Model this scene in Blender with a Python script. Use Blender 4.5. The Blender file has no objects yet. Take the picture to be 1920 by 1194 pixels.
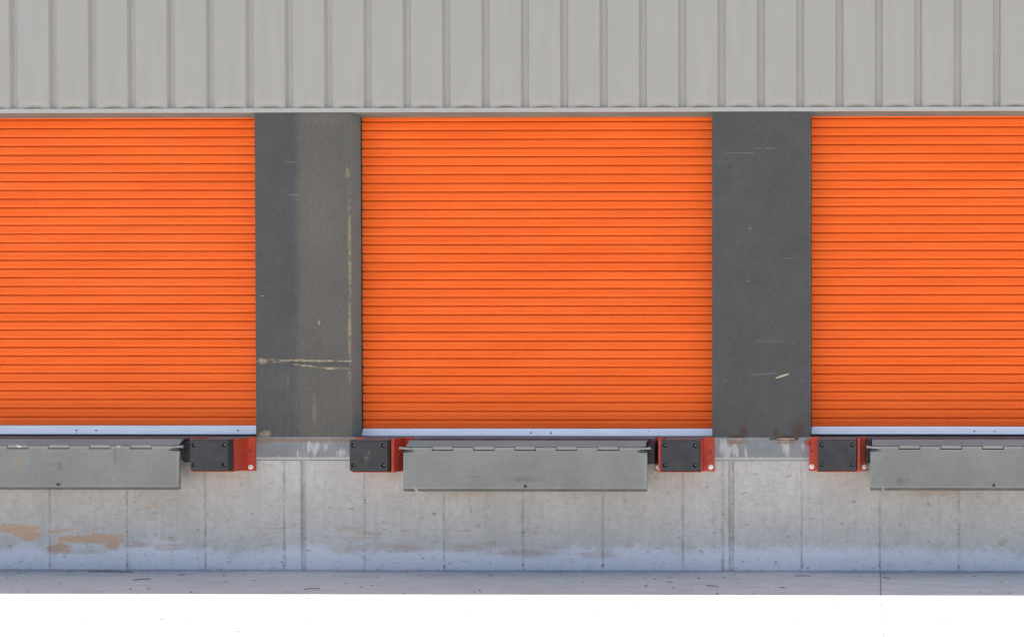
import bpy, bmesh, math, random
from mathutils import Vector, Matrix, noise as mnoise
random.seed(7)
scn = bpy.context.scene
col = scn.collection
D = 8.0            # metres from the camera to the dock wall
S = 0.00465        # metres per photo pixel on the wall
CZ = 371.5 * S       # camera height
CX0, CY0 = 1570, 700
DOOR_Y = 0.18      # door plane behind the wall face


YAW, PITCH = math.radians(0.45), math.radians(0.45)
FPX = D / S                    # focal length in photo pixels
AX, AY = CX0 - math.tan(YAW) * FPX, CY0 + math.tan(PITCH) * FPX   # lens axis in the photo
ROT = Matrix.Rotation(YAW, 3, 'Z') @ Matrix.Rotation(math.radians(90) - PITCH, 3, 'X')


def hit(px, py, Y):
    """where the sight line through photo pixel (px, py) meets the vertical plane y = Y"""
    d = ROT @ Vector((px - AX, -(py - AY), -FPX))
    return Vector((0, -D, CZ)) + d * ((D + Y) / d.y)


def X(px, Y=0.0, py=820):
    return hit(px, py, Y).x


def Z(py, Y=0.0, px=960):
    return hit(px, py, Y).z


# ------------------------------------------------------------------ materials
class NT:
    def __init__(self, name):
        m = bpy.data.materials.new(name)
        m.use_nodes = True
        self.m = m
        self.t = m.node_tree
        self.t.nodes.clear()
        self.out = self.t.nodes.new('ShaderNodeOutputMaterial')
        self.b = self.t.nodes.new('ShaderNodeBsdfPrincipled')
        self.t.links.new(self.b.outputs[0], self.out.inputs[0])
        g = self.t.nodes.new('ShaderNodeNewGeometry')
        self.pos = g.outputs['Position']
        self.Y = 0.0

    def put(self, sock, v):
        if isinstance(v, bpy.types.NodeSocket):
            self.t.links.new(v, sock)
        else:
            if sock.type == 'RGBA' and not isinstance(v, (int, float)) and len(v) == 3:
                v = (*v, 1)
            sock.default_value = v

    def math(self, op, a, b=0.0, c=None, clamp=False):
        n = self.t.nodes.new('ShaderNodeMath')
        n.operation = op
        n.use_clamp = clamp
        self.put(n.inputs[0], a)
        self.put(n.inputs[1], b)
        if c is not None:
            self.put(n.inputs[2], c)
        return n.outputs[0]

    def scale(self, s, rot=(0, 0, 0), loc=(0, 0, 0)):
        n = self.t.nodes.new('ShaderNodeMapping')
        self.put(n.inputs['Vector'], self.pos)
        n.inputs['Scale'].default_value = s
        n.inputs['Rotation'].default_value = rot
        n.inputs['Location'].default_value = loc
        return n.outputs[0]

    def noise(self, scale, detail=3, rough=0.55, vec=None, stretch=None):
        n = self.t.nodes.new('ShaderNodeTexNoise')
        if stretch:
            vec = self.scale(stretch)
        self.put(n.inputs['Vector'], vec if vec is not None else self.pos)
        n.inputs['Scale'].default_value = scale
        n.inputs['Detail'].default_value = detail
        n.inputs['Roughness'].default_value = rough
        return n.outputs['Fac']

    def ramp(self, v, a, b, lo=0.0, hi=1.0, smooth=True):
        n = self.t.nodes.new('ShaderNodeMapRange')
        n.interpolation_type = 'SMOOTHSTEP' if smooth else 'LINEAR'
        self.put(n.inputs[0], v)
        n.inputs[1].default_value = a
        n.inputs[2].default_value = b
        n.inputs[3].default_value = lo
        n.inputs[4].default_value = hi
        return n.outputs[0]

    def mix(self, fac, a, b, mode='MIX'):
        n = self.t.nodes.new('ShaderNodeMix')
        n.data_type = 'RGBA'
        n.blend_type = mode
        n.clamp_factor = True
        self.put(n.inputs[0], fac)
        self.put(n.inputs[6], a)
        self.put(n.inputs[7], b)
        return n.outputs[2]

    def blob(self, px, py, rx, ry, ang=0.0, soft=0.4, wob=None, k=0.8):
        """mask of a stain centred on the wall spot (px, py), radii in photo pixels"""
        n = self.t.nodes.new('ShaderNodeMapping')
        n.vector_type = 'TEXTURE'
        v = self.t.nodes.new('ShaderNodeVectorMath')
        v.operation = 'MULTIPLY'
        self.put(v.inputs[0], self.pos)
        v.inputs[1].default_value = (1, 0, 1)
        self.t.links.new(v.outputs[0], n.inputs['Vector'])
        n.inputs['Location'].default_value = (X(px, self.Y, py), 0, Z(py, self.Y, px))
        n.inputs['Rotation'].default_value = (0, math.radians(ang), 0)
        n.inputs['Scale'].default_value = (rx * S * (D + self.Y) / D, 1, ry * S * (D + self.Y) / D)
        ln = self.t.nodes.new('ShaderNodeVectorMath')
        ln.operation = 'LENGTH'
        self.t.links.new(n.outputs[0], ln.inputs[0])
        r = ln.outputs['Value']
        if wob is not None:
            r = self.math('ADD', r, self.math('MULTIPLY', self.math('SUBTRACT', wob, 0.5), k * 4))
        return self.ramp(r, 1.0, 1.0 - soft)

    def rect(self, px0, py0, px1, py1, soft=4, wob=None, k=6):
        sx = self.t.nodes.new('ShaderNodeSeparateXYZ')
        self.put(sx.inputs[0], self.pos)
        x, z = sx.outputs[0], sx.outputs[2]
        if wob is not None:
            w = self.math('MULTIPLY', self.math('SUBTRACT', wob, 0.5), 2 * k * S)
            x = self.math('ADD', x, w)
            z = self.math('ADD', z, w)
        a = self.ramp(x, X(px0 - soft), X(px0 + soft))
        b = self.ramp(x, X(px1 - soft), X(px1 + soft), 1, 0)
        c = self.ramp(z, Z(py1 + soft), Z(py1 - soft))
        d = self.ramp(z, Z(py0 + soft), Z(py0 - soft), 1, 0)
        return self.math('MULTIPLY', self.math('MULTIPLY', a, b), self.math('MULTIPLY', c, d))

    def most(self, ms):
        r = ms[0]
        for m in ms[1:]:
            r = self.math('MAXIMUM', r, m)
        return r

    def bump(self, h, strength=0.3, dist=0.01):
        n = self.t.nodes.new('ShaderNodeBump')
        n.inputs['Strength'].default_value = strength
        n.inputs['Distance'].default_value = dist
        self.put(n.inputs['Height'], h)
        self.put(self.b.inputs['Normal'], n.outputs[0])

    def attr(self, name):
        n = self.t.nodes.new('ShaderNodeAttribute')
        n.attribute_name = name
        return n.outputs['Fac']

    def done(self, color, rough=0.6, metal=0.0, spec=0.5):
        self.put(self.b.inputs['Base Color'], color)
        self.put(self.b.inputs['Roughness'], rough)
        self.put(self.b.inputs['Metallic'], metal)
        self.put(self.b.inputs['Specular IOR Level'], spec)
        return self.m


def worn(name, a, b, scale=6, rough=0.6, metal=0.0, bump=0.0, bscale=60, spec=0.5, stretch=None):
    n = NT(name)
    f = n.noise(scale, 5, 0.6, stretch=stretch)
    c = n.mix(n.ramp(f, 0.3, 0.7), a, b)
    sp = n.ramp(n.noise(90, 2), 0.25, 0.75, 0.93, 1.07)
    c = n.mix(1.0, c, sp, 'MULTIPLY')
    if bump:
        n.bump(n.noise(bscale, 3), bump, 0.004)
    return n.done(c, rough, metal, spec)


# painted ribbed siding
def mat_siding():
    n = NT('siding_paint')
    streak = n.noise(3.5, 4, 0.6, stretch=(3.0, 1, 0.35))
    c = n.mix(n.ramp(streak, 0.3, 0.72), (0.360, 0.338, 0.301), (0.380, 0.357, 0.319))
    big = n.noise(0.8, 2)
    c = n.mix(n.ramp(big, 0.4, 0.7, 0, 0.35), c, (0.355, 0.335, 0.292))
    tan = n.most([n.blob(480, 182, 6, 16, 0, 0.9, big, .2), n.blob(1537, 196, 5, 12, 0, 0.9), n.blob(1320, 150, 3, 50, 0, 0.9),
                  n.blob(355, 185, 5, 18, 0, 0.9)])
    c = n.mix(n.math('MULTIPLY', tan, 0.3), c, (0.5, 0.42, 0.27))
    c = n.mix(1.0, c, n.ramp(n.noise(120, 2), 0.2, 0.8, 0.96, 1.04), 'MULTIPLY')
    n.bump(n.noise(7, 2), 0.12, 0.01)
    return n.done(c, 0.5, 0.0, 0.35)


def mat_door():
    n = NT('orange_door_paint')
    sl = n.noise(4.0, 4, 0.6, stretch=(0.25, 1, 3.5))
    c = n.mix(n.ramp(sl, 0.3, 0.7), (0.83, 0.128, 0.018), (0.90, 0.152, 0.024))
    dust = n.noise(1.6, 5, 0.65)
    c = n.mix(n.ramp(dust, 0.5, 0.8, 0, 0.16), c, (0.74, 0.17, 0.05))
    c = n.mix(1.0, c, n.ramp(n.noise(140, 2), 0.2, 0.8, 0.94, 1.06), 'MULTIPLY')
    return n.done(c, 0.6, 0.0, 0.14)


def mat_panel():
    n = NT('dark_grey_panel_cover')
    w1 = n.noise(3.0, 5, 0.65)
    w2 = n.noise(25, 4, 0.65)
    wh = n.noise(10, 4, 0.7, stretch=(0.6, 1, 3))
    wv = n.noise(10, 4, 0.7, stretch=(3, 1, 0.5))
    c = n.mix(n.ramp(w1, 0.3, 0.7), (0.066, 0.063, 0.0605), (0.079, 0.075, 0.072))
    # dusty right half of the worn panel
    dusty = n.rect(560, 200, 672, 830, 9, w1, 14)
    c = n.mix(n.math('MULTIPLY', dusty, n.ramp(w1, 0.2, 0.7, 0.55, 0.95)), c, (0.114, 0.103, 0.085))
    brown = n.most([n.blob(610, 225, 55, 22, 0, 0.9, w1, 0.6), n.blob(600, 400, 60, 150, 0, 0.9, w1, 0.6)])
    c = n.mix(n.math('MULTIPLY', brown, 0.4), c, (0.16, 0.135, 0.10))
    lo = n.rect(480, 690, 676, 830, 6, w1, 10)
    c = n.mix(n.math('MULTIPLY', lo, n.ramp(wv, 0.4, 0.7, 0.0, 0.4)), c, (0.115, 0.110, 0.102))
    # yellow rub along the right corner, horizontal scrapes
    rub = n.most([n.blob(656, 470, 4.5, 140, -0.4, 0.6, w2, 0.9), n.blob(656, 620, 4.5, 85, -0.2, 0.6, w2, 0.9),
                  n.blob(652, 324, 5, 14, 0, 0.6, w2, 0.9), n.blob(656, 705, 3.5, 18, 0, 0.6, w2, 0.9)])
    c = n.mix(n.math('MULTIPLY', rub, n.ramp(w2, 0.38, 0.62, 0.1, 0.75)), c, (0.42, 0.32, 0.17))
    gouge = n.rect(540, 679, 656, 686, 2, w1, 3)
    c = n.mix(n.math('MULTIPLY', gouge, 0.6), c, (0.06, 0.058, 0.056))
    scr = n.most([n.blob(572, 676, 95, 2.5, 0.6, 0.6, wh, 1.1), n.blob(598, 688, 66, 2.4, 7.0, 0.6, wh, 1.1),
                  n.blob(625, 690, 30, 1.4, 2, 0.6, wh, 1.0), n.blob(492, 676, 11, 6, 8, 0.6, w2, 0.9),
                  n.blob(498, 813, 14, 6.5, 0, 0.5, w2, 1.0), n.blob(599, 605, 3, 6, 0, 0.6, w2, 0.8), n.blob(492, 555, 4, 1.6, 0, .6)])
    c = n.mix(n.math('MULTIPLY', scr, n.ramp(w2, 0.33, 0.6, 0.25, 0.9)), c, (0.42, 0.33, 0.19))
    pale = n.most([n.blob(545, 304, 14, 1.6, 8, 0.8, wh, .8), n.blob(555, 366, 18, 1.6, 1, 0.8, wh, .8), n.blob(590, 770, 5, 38, 0, 0.9, wv, .9),
                   n.blob(541, 715, 2.2, 24, 0, 0.9, wv, .9), n.blob(556, 760, 1.8, 40, 0, 0.9, wv, .9),
                   n.blob(1406, 429, 5.5, 2.8, -8, 0.7, w2, 0.7), n.blob(1403, 527, 4, 2.5, 0, 0.8, w2, .6),
                   n.blob(1440, 279, 34, 1.6, 1, 0.9, wh, 1.0), n.blob(1390, 287, 36, 1.3, 1, 0.9, wh, 1.0),
                   n.blob(1430, 701, 34, 1.3, -4, 0.9, wh, 1.0), n.blob(1360, 713, 9, 1.4, 0, 0.9), n.blob(1505, 714, 10, 1.6, 3, 0.9, wh, .8),
                   n.blob(1450, 640, 40, 1.2, 2, .9, wh, 1.0), n.blob(1480, 484, 30, 1.0, -2, .9, wh, 1.1)])
    c = n.mix(n.math('MULTIPLY', pale, 0.36), c, (0.25, 0.24, 0.23))
    gash = n.blob(1467, 704.5, 16, 1.9, -18, 0.3)
    c = n.mix(gash, c, (0.52, 0.40, 0.26))
    rust = n.most([n.blob(1384, 822, 30, 9, 0, 0.9, w2, .4), n.blob(1474, 822, 36, 9, 0, 0.9, w2, .4), n.blob(1394, 808, 14, 20, 0, 1.0, w2, .5),
                   n.blob(1496, 804, 18, 28, 0, 1.0, w2, .5), n.blob(1456, 812, 10, 13, 0, 1.0, w2, .5)])
    c = n.mix(n.math('MULTIPLY', rust, 0.9), c, (0.075, 0.040, 0.026))
    rust2 = n.most([n.rect(480, 818, 660, 826, 2, w2, 6)])
    c = n.mix(n.math('MULTIPLY', rust2, n.ramp(w2, 0.45, 0.6, 0, 0.8)), c, (0.17, 0.06, 0.045))
    speck = n.ramp(n.noise(55, 2), 0.73, 0.78, 0, 0.35)
    c = n.mix(speck, c, (0.20, 0.18, 0.15))
    c = n.mix(1.0, c, n.ramp(n.noise(95, 3, 0.7), 0.25, 0.75, 0.80, 1.20), 'MULTIPLY')
    n.bump(n.math('ADD', w1, n.math('MULTIPLY', n.noise(180, 2), 0.06)), 0.25, 0.012)
    return n.done(c, 0.62, 0.0, 0.35)


def mat_concrete():
    n = NT('dock_wall_concrete')
    w1 = n.noise(2.2, 5, 0.65)
    w2 = n.noise(16, 5, 0.7)
    wh = n.noise(9, 5, 0.72, stretch=(0.55, 1, 3.0))
    fine = n.noise(70, 3, 0.7)
    c = n.mix(n.ramp(w1, 0.32, 0.68), (0.475, 0.446, 0.408), (0.560, 0.528, 0.486))
    c = n.mix(n.ramp(w2, 0.40, 0.70, 0, 0.7), c, (0.405, 0.388, 0.362))
    # faint vertical drip staining
    drip = n.noise(6, 4, 0.65, stretch=(3.5, 1, 0.25))
    c = n.mix(n.ramp(drip, 0.50, 0.72, 0, 0.34), c, (0.355, 0.325, 0.295))
    # pale washed band along the foot, wavy upper edge
    sx = n.t.nodes.new('ShaderNodeSeparateXYZ')
    n.put(sx.inputs[0], n.pos)
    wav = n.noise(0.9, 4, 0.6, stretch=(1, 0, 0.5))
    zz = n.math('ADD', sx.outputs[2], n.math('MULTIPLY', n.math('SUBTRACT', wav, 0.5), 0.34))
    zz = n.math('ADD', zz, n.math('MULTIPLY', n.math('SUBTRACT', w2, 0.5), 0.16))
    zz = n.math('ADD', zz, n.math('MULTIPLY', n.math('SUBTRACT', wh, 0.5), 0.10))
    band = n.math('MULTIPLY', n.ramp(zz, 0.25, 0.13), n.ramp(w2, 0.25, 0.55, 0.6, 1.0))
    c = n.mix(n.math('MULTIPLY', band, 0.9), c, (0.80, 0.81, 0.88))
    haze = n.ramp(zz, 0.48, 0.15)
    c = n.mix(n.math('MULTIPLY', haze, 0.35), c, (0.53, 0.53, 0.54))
    # tan scrapes
    tan = n.most([n.blob(30, 990, 52, 9, 1, 0.2, wh, 0.35), n.blob(50, 1000, 30, 13, 4, 0.2, wh, 0.35), n.blob(106, 996, 24, 4.5, -9, 0.3, wh, 0.7),
                  n.blob(172, 1009, 68, 9, -3, 0.25, wh, 0.6), n.blob(110, 1028, 27, 11, -6, 0.3, w2, 0.6), n.blob(215, 1012, 26, 5, 6, 0.3, wh, 0.7), n.blob(211, 1024, 17, 9, 0, 0.3, wh, 0.6),
                  n.blob(278, 951, 9, 3.5, -4, 0.3, w2, 0.6)])
    c = n.mix(n.math('MULTIPLY', tan, n.ramp(wh, 0.3, 0.6, 1.0, 0.7)), c, (0.56, 0.35, 0.21))
    tan2 = n.most([n.blob(105, 1028, 28, 12, -10, 0.6, wh, 0.7), n.blob(165, 1034, 50, 9, -2, 0.8, wh, 0.9), n.blob(318, 1025, 38, 8, 0, 0.3, wh, 0.35), n.blob(318, 1025, 30, 5, 0, 0.3, wh, 0.2), n.blob(424, 977, 8, 4, -25, .4, w2, .3), n.blob(320, 1008, 8, 4, 0, .5, w2, .3),
                   n.blob(255, 1020, 34, 8, 0, 0.4, wh, 0.4), n.blob(655, 990, 36, 6, 2, 0.5, wh, 0.6), n.blob(690, 999, 42, 6, 2, 0.5, wh, 0.6),
                   n.blob(675, 1008, 40, 3, -1, 0.5, wh, 1.1), n.blob(650, 1030, 40, 14, 0, 0.7, wh, 0.8), n.blob(760, 1027, 70, 11, 1, 0.6, wh, 0.8),
                   n.blob(870, 1027, 60, 10, -1, 0.6, wh, 0.8), n.blob(980, 1036, 90, 9, 1, 0.6, wh, 0.8), n.blob(1120, 1040, 55, 9, 0, 0.6, wh, 0.8),
                   n.blob(918, 1019, 22, 6, -6, 0.5, wh, 0.9), n.blob(870, 994, 14, 3, -4, 0.5, wh, 0.9), n.blob(760, 994, 22, 2.5, -8, 0.5, wh, 1),
                   n.blob(1180, 1022, 14, 7, 0, 0.7, w2, 0.7), n.blob(1209, 952, 7, 10, 0, 0.8, w2, 0.7), n.blob(1158, 1000, 10, 2, 0, 0.5, w2, 0.7),
                   n.blob(1000, 996, 14, 2, 3, .5, w2, .7), n.blob(497, 1001, 10, 3.5, -20, 0.5, w2, 0.7), n.blob(455, 1010, 10, 8, 0, 0.7, w2, 0.9),
                   n.blob(520, 990, 34, 3, -2, 0.6, wh, 1.1), n.blob(1880, 1016, 13, 7, -24, 0.4, w2, 0.4), n.blob(318, 936, 22, 2, 0, .6, wh, .8),
                   n.blob(424, 976, 9, 3, -25, .5, w2, .5), n.blob(735, 893, 18, 12, 0, .9, w2, .6), n.blob(870, 925, 60, 10, 0, 1.0, w1, .6),
                   n.blob(1180, 892, 40, 12, 0, 1.0, w1, .6), n.blob(1750, 922, 60, 10, 0, 1.0, w1, .6), n.blob(420, 893, 60, 9, 0, 1.0, w1, .6)])
    c = n.mix(n.math('MULTIPLY', tan2, n.ramp(wh, 0.3, 0.62, 0.2, 0.62)), c, (0.43, 0.325, 0.235))
    # dark nicks and pits
    pit = n.ramp(n.noise(13, 4, 0.75, stretch=(0.8, 1, 1.6)), 0.61, 0.67, 0, 0.7)
    c = n.mix(pit, c, (0.21, 0.20, 0.185))
    nick = n.ramp(n.noise(15, 4, 0.75, vec=n.scale((0.75, 1, 2.6), rot=(0, 0.5, 0))), 0.595, 0.66, 0, 0.5)
    c = n.mix(nick, c, (0.24, 0.225, 0.205))
    pin = n.ramp(n.noise(42, 2, 0.5), 0.70, 0.75, 0, 0.6)
    c = n.mix(pin, c, (0.17, 0.165, 0.16))
    # grime along formwork joints, broken up
    j = n.math('MULTIPLY', n.attr('joint'), n.ramp(n.noise(9, 4, 0.7, stretch=(1, 1, 0.8)), 0.34, 0.66, 0.12, 1.0))
    c = n.mix(n.math('MULTIPLY', j, 0.55), c, (0.23, 0.22, 0.205))
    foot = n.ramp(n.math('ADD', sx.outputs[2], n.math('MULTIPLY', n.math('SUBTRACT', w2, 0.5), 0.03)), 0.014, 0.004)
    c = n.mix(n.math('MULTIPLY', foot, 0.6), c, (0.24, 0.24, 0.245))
    c = n.mix(1.0, c, n.ramp(fine, 0.2, 0.8, 0.9, 1.1), 'MULTIPLY')
    n.bump(n.math('ADD', w2, n.math('MULTIPLY', fine, 0.5)), 0.18, 0.006)
    return n.done(c, 0.85, 0.0, 0.25)


def mat_ground():
    n = NT('apron_concrete')
    w1 = n.noise(0.6, 6, 0.65)
    w2 = n.noise(8, 5, 0.7, stretch=(0.35, 1.4, 1))
    c = n.mix(n.ramp(w1, 0.3, 0.7), (0.49, 0.495, 0.485), (0.56, 0.56, 0.545))
    c = n.mix(n.ramp(w2, 0.4, 0.7, 0, 0.6), c, (0.41, 0.405, 0.40))
    sx = n.t.nodes.new('ShaderNodeSeparateXYZ')
    n.put(sx.inputs[0], n.pos)
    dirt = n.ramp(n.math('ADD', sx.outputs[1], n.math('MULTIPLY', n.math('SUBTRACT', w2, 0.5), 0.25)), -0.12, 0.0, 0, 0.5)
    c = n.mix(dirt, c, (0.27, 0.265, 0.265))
    pit = n.ramp(n.noise(9, 3, 0.7, stretch=(0.6, 1.8, 1)), 0.675, 0.72, 0, 0.6)
    c = n.mix(pit, c, (0.19, 0.18, 0.175))
    c = n.mix(1.0, c, n.ramp(n.noise(60, 2), 0.2, 0.8, 0.92, 1.08), 'MULTIPLY')
    n.bump(w2, 0.15, 0.006)
    return n.done(c, 0.9, 0.0, 0.2)


def mat_edge():
    n = NT('edge_plate_steel')
    w1 = n.noise(4, 5, 0.6)
    w2 = n.noise(22, 5, 0.7)
    wv = n.noise(11, 4, 0.7, stretch=(2.4, 1, 0.6))
    c = n.mix(n.ramp(w1, 0.3, 0.7), (0.19, 0.195, 0.20), (0.26, 0.262, 0.265))
    wh = n.most([n.blob(586, 840, 16, 16, 0, 0.8, wv, 1.2), n.blob(612, 836, 9, 12, 0, 0.8, wv, 1.2), n.blob(559, 851, 2.2, 10, 0, .5), n.blob(1367, 843, 16, 18, 0, 0.6, wv, 1.3),
                 n.blob(1383, 850, 4, 20, 0, 0.7, wv, 1.0), n.blob(1356, 836, 12, 14, 0, 0.6, wv, 1.2), n.blob(1475, 838, 9, 18, 0, 0.6, wv, 1.2),
                 n.blob(1400, 852, 4, 14, 0, .7, wv, 1.0), n.blob(1505, 838, 4, 9, 0, .7, wv, .8), n.blob(640, 848, 12, 10, 0, .8, wv, 1.2),
                 n.rect(400, 857, 1700, 864, 2, w2, 5)])
    c = n.mix(n.math('MULTIPLY', wh, 0.6), c, (0.56, 0.54, 0.51))
    ru = n.most([n.blob(1384, 829, 30, 5, 0, 0.8, w2, .8), n.blob(1474, 829, 34, 5, 0, 0.8, w2, .8), n.blob(494, 828, 14, 6, 0, .9, w2, .9),
                 n.rect(480, 822, 660, 828, 2, w2, 6)])
    c = n.mix(n.math('MULTIPLY', ru, 0.75), c, (0.24, 0.14, 0.085))
    c = n.mix(n.ramp(w2, 0.62, 0.72, 0, 0.6), c, (0.21, 0.20, 0.19))
    n.bump(w2, 0.1, 0.003)
    return n.done(c, 0.55, 0.15, 0.4)


def mat_lip():
    n = NT('lip_grey_paint')
    n.Y = -0.25
    w1 = n.noise(3, 5, 0.65)
    w2 = n.noise(20, 4, 0.7)
    c = n.mix(n.ramp(w1, 0.3, 0.7), (0.235, 0.236, 0.212), (0.275, 0.275, 0.250))
    c = n.mix(n.ramp(w2, 0.55, 0.75, 0, 0.55), c, (0.22, 0.215, 0.19))
    ru = n.most([n.blob(34, 868, 4, 14, 0, 0.7, w2, .9), n.blob(32, 852, 3, 6, 0, .7, w2, .9)])
    c = n.mix(n.math('MULTIPLY', ru, 0.7), c, (0.38, 0.24, 0.10))
    wd = n.most([n.blob(31, 832.5, 5, 2.2, 0, 0.5, w2, .4), n.blob(36, 837, 5, 1.8, 0, 0.5, w2, .4), n.blob(215, 833, 6, 1.8, 0, 0.5, w2, .4), n.blob(222, 836, 5, 1.8, 0, 0.5, w2, .4)])
    c = n.mix(wd, c, (0.72, 0.70, 0.66))
    dk = n.most([n.blob(112, 872, 16, 10, 30, .9, w2, 1.0), n.blob(115, 908, 5, 3, 0, .7, w2, .5), n.blob(217, 860, 3, 32, -3, .8, w2, 1.2),
                 n.blob(226, 898, 3, 2, 0, .5), n.blob(980, 899, 50, 7, 0, 1, w2, .9), n.blob(1690, 900, 24, 8, 0, 1, w2, .9), n.blob(892, 893, 14, 3, 0, .9, w2, .8)])
    c = n.mix(n.math('MULTIPLY', dk, 0.6), c, (0.15, 0.15, 0.14))
    c = n.mix(1.0, c, n.ramp(n.noise(120, 2), 0.2, 0.8, 0.92, 1.08), 'MULTIPLY')
    return n.done(c, 0.55, 0.0, 0.4)


def mat_red(name='bracket_red_paint'):
    n = NT(name)
    w1 = n.noise(9, 5, 0.65)
    w2 = n.noise(35, 4, 0.7)
    c = n.mix(n.ramp(w1, 0.3, 0.7), (0.42, 0.045, 0.025), (0.60, 0.075, 0.032))
    c = n.mix(n.ramp(w2, 0.60, 0.72, 0, 0.55), c, (0.20, 0.035, 0.025))
    c = n.mix(n.ramp(n.noise(28, 3), 0.66, 0.74, 0, 0.45), c, (0.62, 0.28, 0.22))
    g = n.t.nodes.new('ShaderNodeNewGeometry')
    sx = n.t.nodes.new('ShaderNodeSeparateXYZ')
    n.put(sx.inputs[0], g.outputs['Normal'])
    c = n.mix(n.math('MULTIPLY', n.ramp(sx.outputs[2], 0.5, 0.9), 0.85), c, (0.17, 0.15, 0.13))   # dust lying on top
    n.bump(w2, 0.1, 0.003)
    return n.done(c, 0.5, 0.0, 0.4)


def mat_bar():
    n = NT('galvanised_bar')
    w = n.noise(7, 4, 0.6, stretch=(0.6, 1, 2.0))
    c = n.mix(n.ramp(w, 0.3, 0.7), (0.85, 0.86, 0.89), (0.93, 0.94, 0.96))
    sp = n.noise(30, 3)
    c = n.mix(n.ramp(sp, 0.68, 0.74, 0, 0.5), c, (0.4, 0.43, 0.52))
    return n.done(c, n.ramp(w, 0.3, 0.7, 0.36, 0.5), 0.2, 0.6)


def mat_rubber():
    n = NT('bumper_rubber')
    n.Y = -0.27
    w = n.noise(10, 5, 0.65)
    w2 = n.noise(40, 4, 0.7)
    c = n.mix(n.ramp(w, 0.3, 0.7), (0.030, 0.030, 0.032), (0.044, 0.043, 0.044))
    g = n.t.nodes.new('ShaderNodeNewGeometry')
    sx = n.t.nodes.new('ShaderNodeSeparateXYZ')
    n.put(sx.inputs[0], g.outputs['Normal'])
    c = n.mix(n.math('MULTIPLY', n.ramp(sx.outputs[2], 0.35, 0.85), n.ramp(w2, 0.3, 0.7, 0.6, 1.0)), c, (0.19, 0.175, 0.15))   # dust lying on top
    sc = n.most([n.blob(688, 858, 8, 7, 0, 0.8, w2, 0.5), n.blob(686, 866, 3, 2, 0, .5), n.blob(692, 848, 4, 6, 0, .9, w2, .5)])
    c = n.mix(n.math('MULTIPLY', sc, n.ramp(w2, .4, .6, .1, .7)), c, (0.20, 0.16, 0.12))
    n.bump(w2, 0.25, 0.004)
    return n.done(c, 0.6, 0.0, 0.4)


M = {
    'siding': mat_siding(), 'door': mat_door(), 'panel': mat_panel(), 'concrete': mat_concrete(), 'ground': mat_ground(),
    'edge': mat_edge(), 'lip': mat_lip(), 'red': mat_red(), 'bar': mat_bar(),
    'trim': worn('trim_paint', (0.395, 0.374, 0.340), (0.425, 0.402, 0.367), 4, 0.45, stretch=(0.5, 1, 1)),
    'soffit': worn('soffit_steel', (0.145, 0.195, 0.185), (0.21, 0.27, 0.25), 3, 0.6, stretch=(0.6, 2, 1)),
    'sidereturn': worn('panel_edge_steel', (0.125, 0.205, 0.200), (0.145, 0.23, 0.225), 4, 0.55, bump=0.1),
    'floor': worn('dirty_floor_steel', (0.045, 0.047, 0.05), (0.085, 0.087, 0.09), 6, 0.7),
    'lipedge': worn('lip_dark_edge', (0.10, 0.10, 0.088), (0.15, 0.148, 0.13), 14, 0.6, stretch=(0.6, 1, 1)),  # darker tone for the bevelled foot of the lip
    'dark': worn('guide_dark_steel', (0.012, 0.012, 0.013), (0.02, 0.02, 0.02), 8, 0.7),
    'seal': worn('black_rubber_seal', (0.045, 0.047, 0.055), (0.075, 0.077, 0.088), 6, 0.7, stretch=(0.5, 1, 1)),
    'rubber': mat_rubber(),
    'block_and_shade': worn('lug_black_and_gap_shade', (0.014, 0.014, 0.015), (0.026, 0.025, 0.025), 12, 0.6),  # black lugs, also painted shade for hinge gaps and the lip hole
    'bolt': worn('bolt_steel', (0.16, 0.155, 0.15), (0.26, 0.25, 0.24), 30, 0.45, 0.5),
    'zinc': worn('zinc_washer', (0.72, 0.73, 0.72), (0.82, 0.82, 0.80), 30, 0.45, 0.2),
    'pin': worn('bare_pin_steel', (0.28, 0.275, 0.255), (0.38, 0.37, 0.34), 30, 0.45, 0.3),
    'deck': worn('deck_grey_paint', (0.185, 0.215, 0.195), (0.235, 0.265, 0.24), 5, 0.6, stretch=(0.5, 2, 1)),
    'rustweld': worn('rusty_weld', (0.30, 0.17, 0.11), (0.50, 0.34, 0.26), 30, 0.7, bump=0.3),
    'twig': worn('dry_twig', (0.13, 0.12, 0.115), (0.22, 0.20, 0.19), 30, 0.8),
    'crack': worn('crack_dirt', (0.12, 0.12, 0.12), (0.19, 0.19, 0.185), 30, 0.9),
    'hole': worn('hole_shade', (0.04, 0.04, 0.042), (0.07, 0.07, 0.07), 30, 0.9),  # shade inside holes, put into the colour
    'screw': worn('painted_screw', (0.44, 0.42, 0.39), (0.52, 0.5, 0.47), 30, 0.5),
    'roof': worn('roof_membrane', (0.5, 0.5, 0.48), (0.6, 0.6, 0.58), 2, 0.7),
}


# ------------------------------------------------------------------ mesh helpers
def tag(o, label=None, cat=None, group=None, kind=None):
    for k, v in (('label', label), ('category', cat), ('group', group), ('kind', kind)):
        if v:
            o[k] = v
    return o


def link(name, bm, mat, parent=None, loc=(0, 0, 0), smooth=False, mats=None):
    me = bpy.data.meshes.new(name)
    bm.normal_update()
    bm.to_mesh(me)
    bm.free()
    for m in (mats or [mat]):
        me.materials.append(m)
    if smooth:
        for p in me.polygons:
            p.use_smooth = True
    o = bpy.data.objects.new(name, me)
    o.location = loc
    if parent:
        o.parent = parent
    col.objects.link(o)
    return o


def empty(name, loc):
    o = bpy.data.objects.new(name, None)
    o.empty_display_size = 0.2
    o.location = loc
    col.objects.link(o)
    return o


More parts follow.
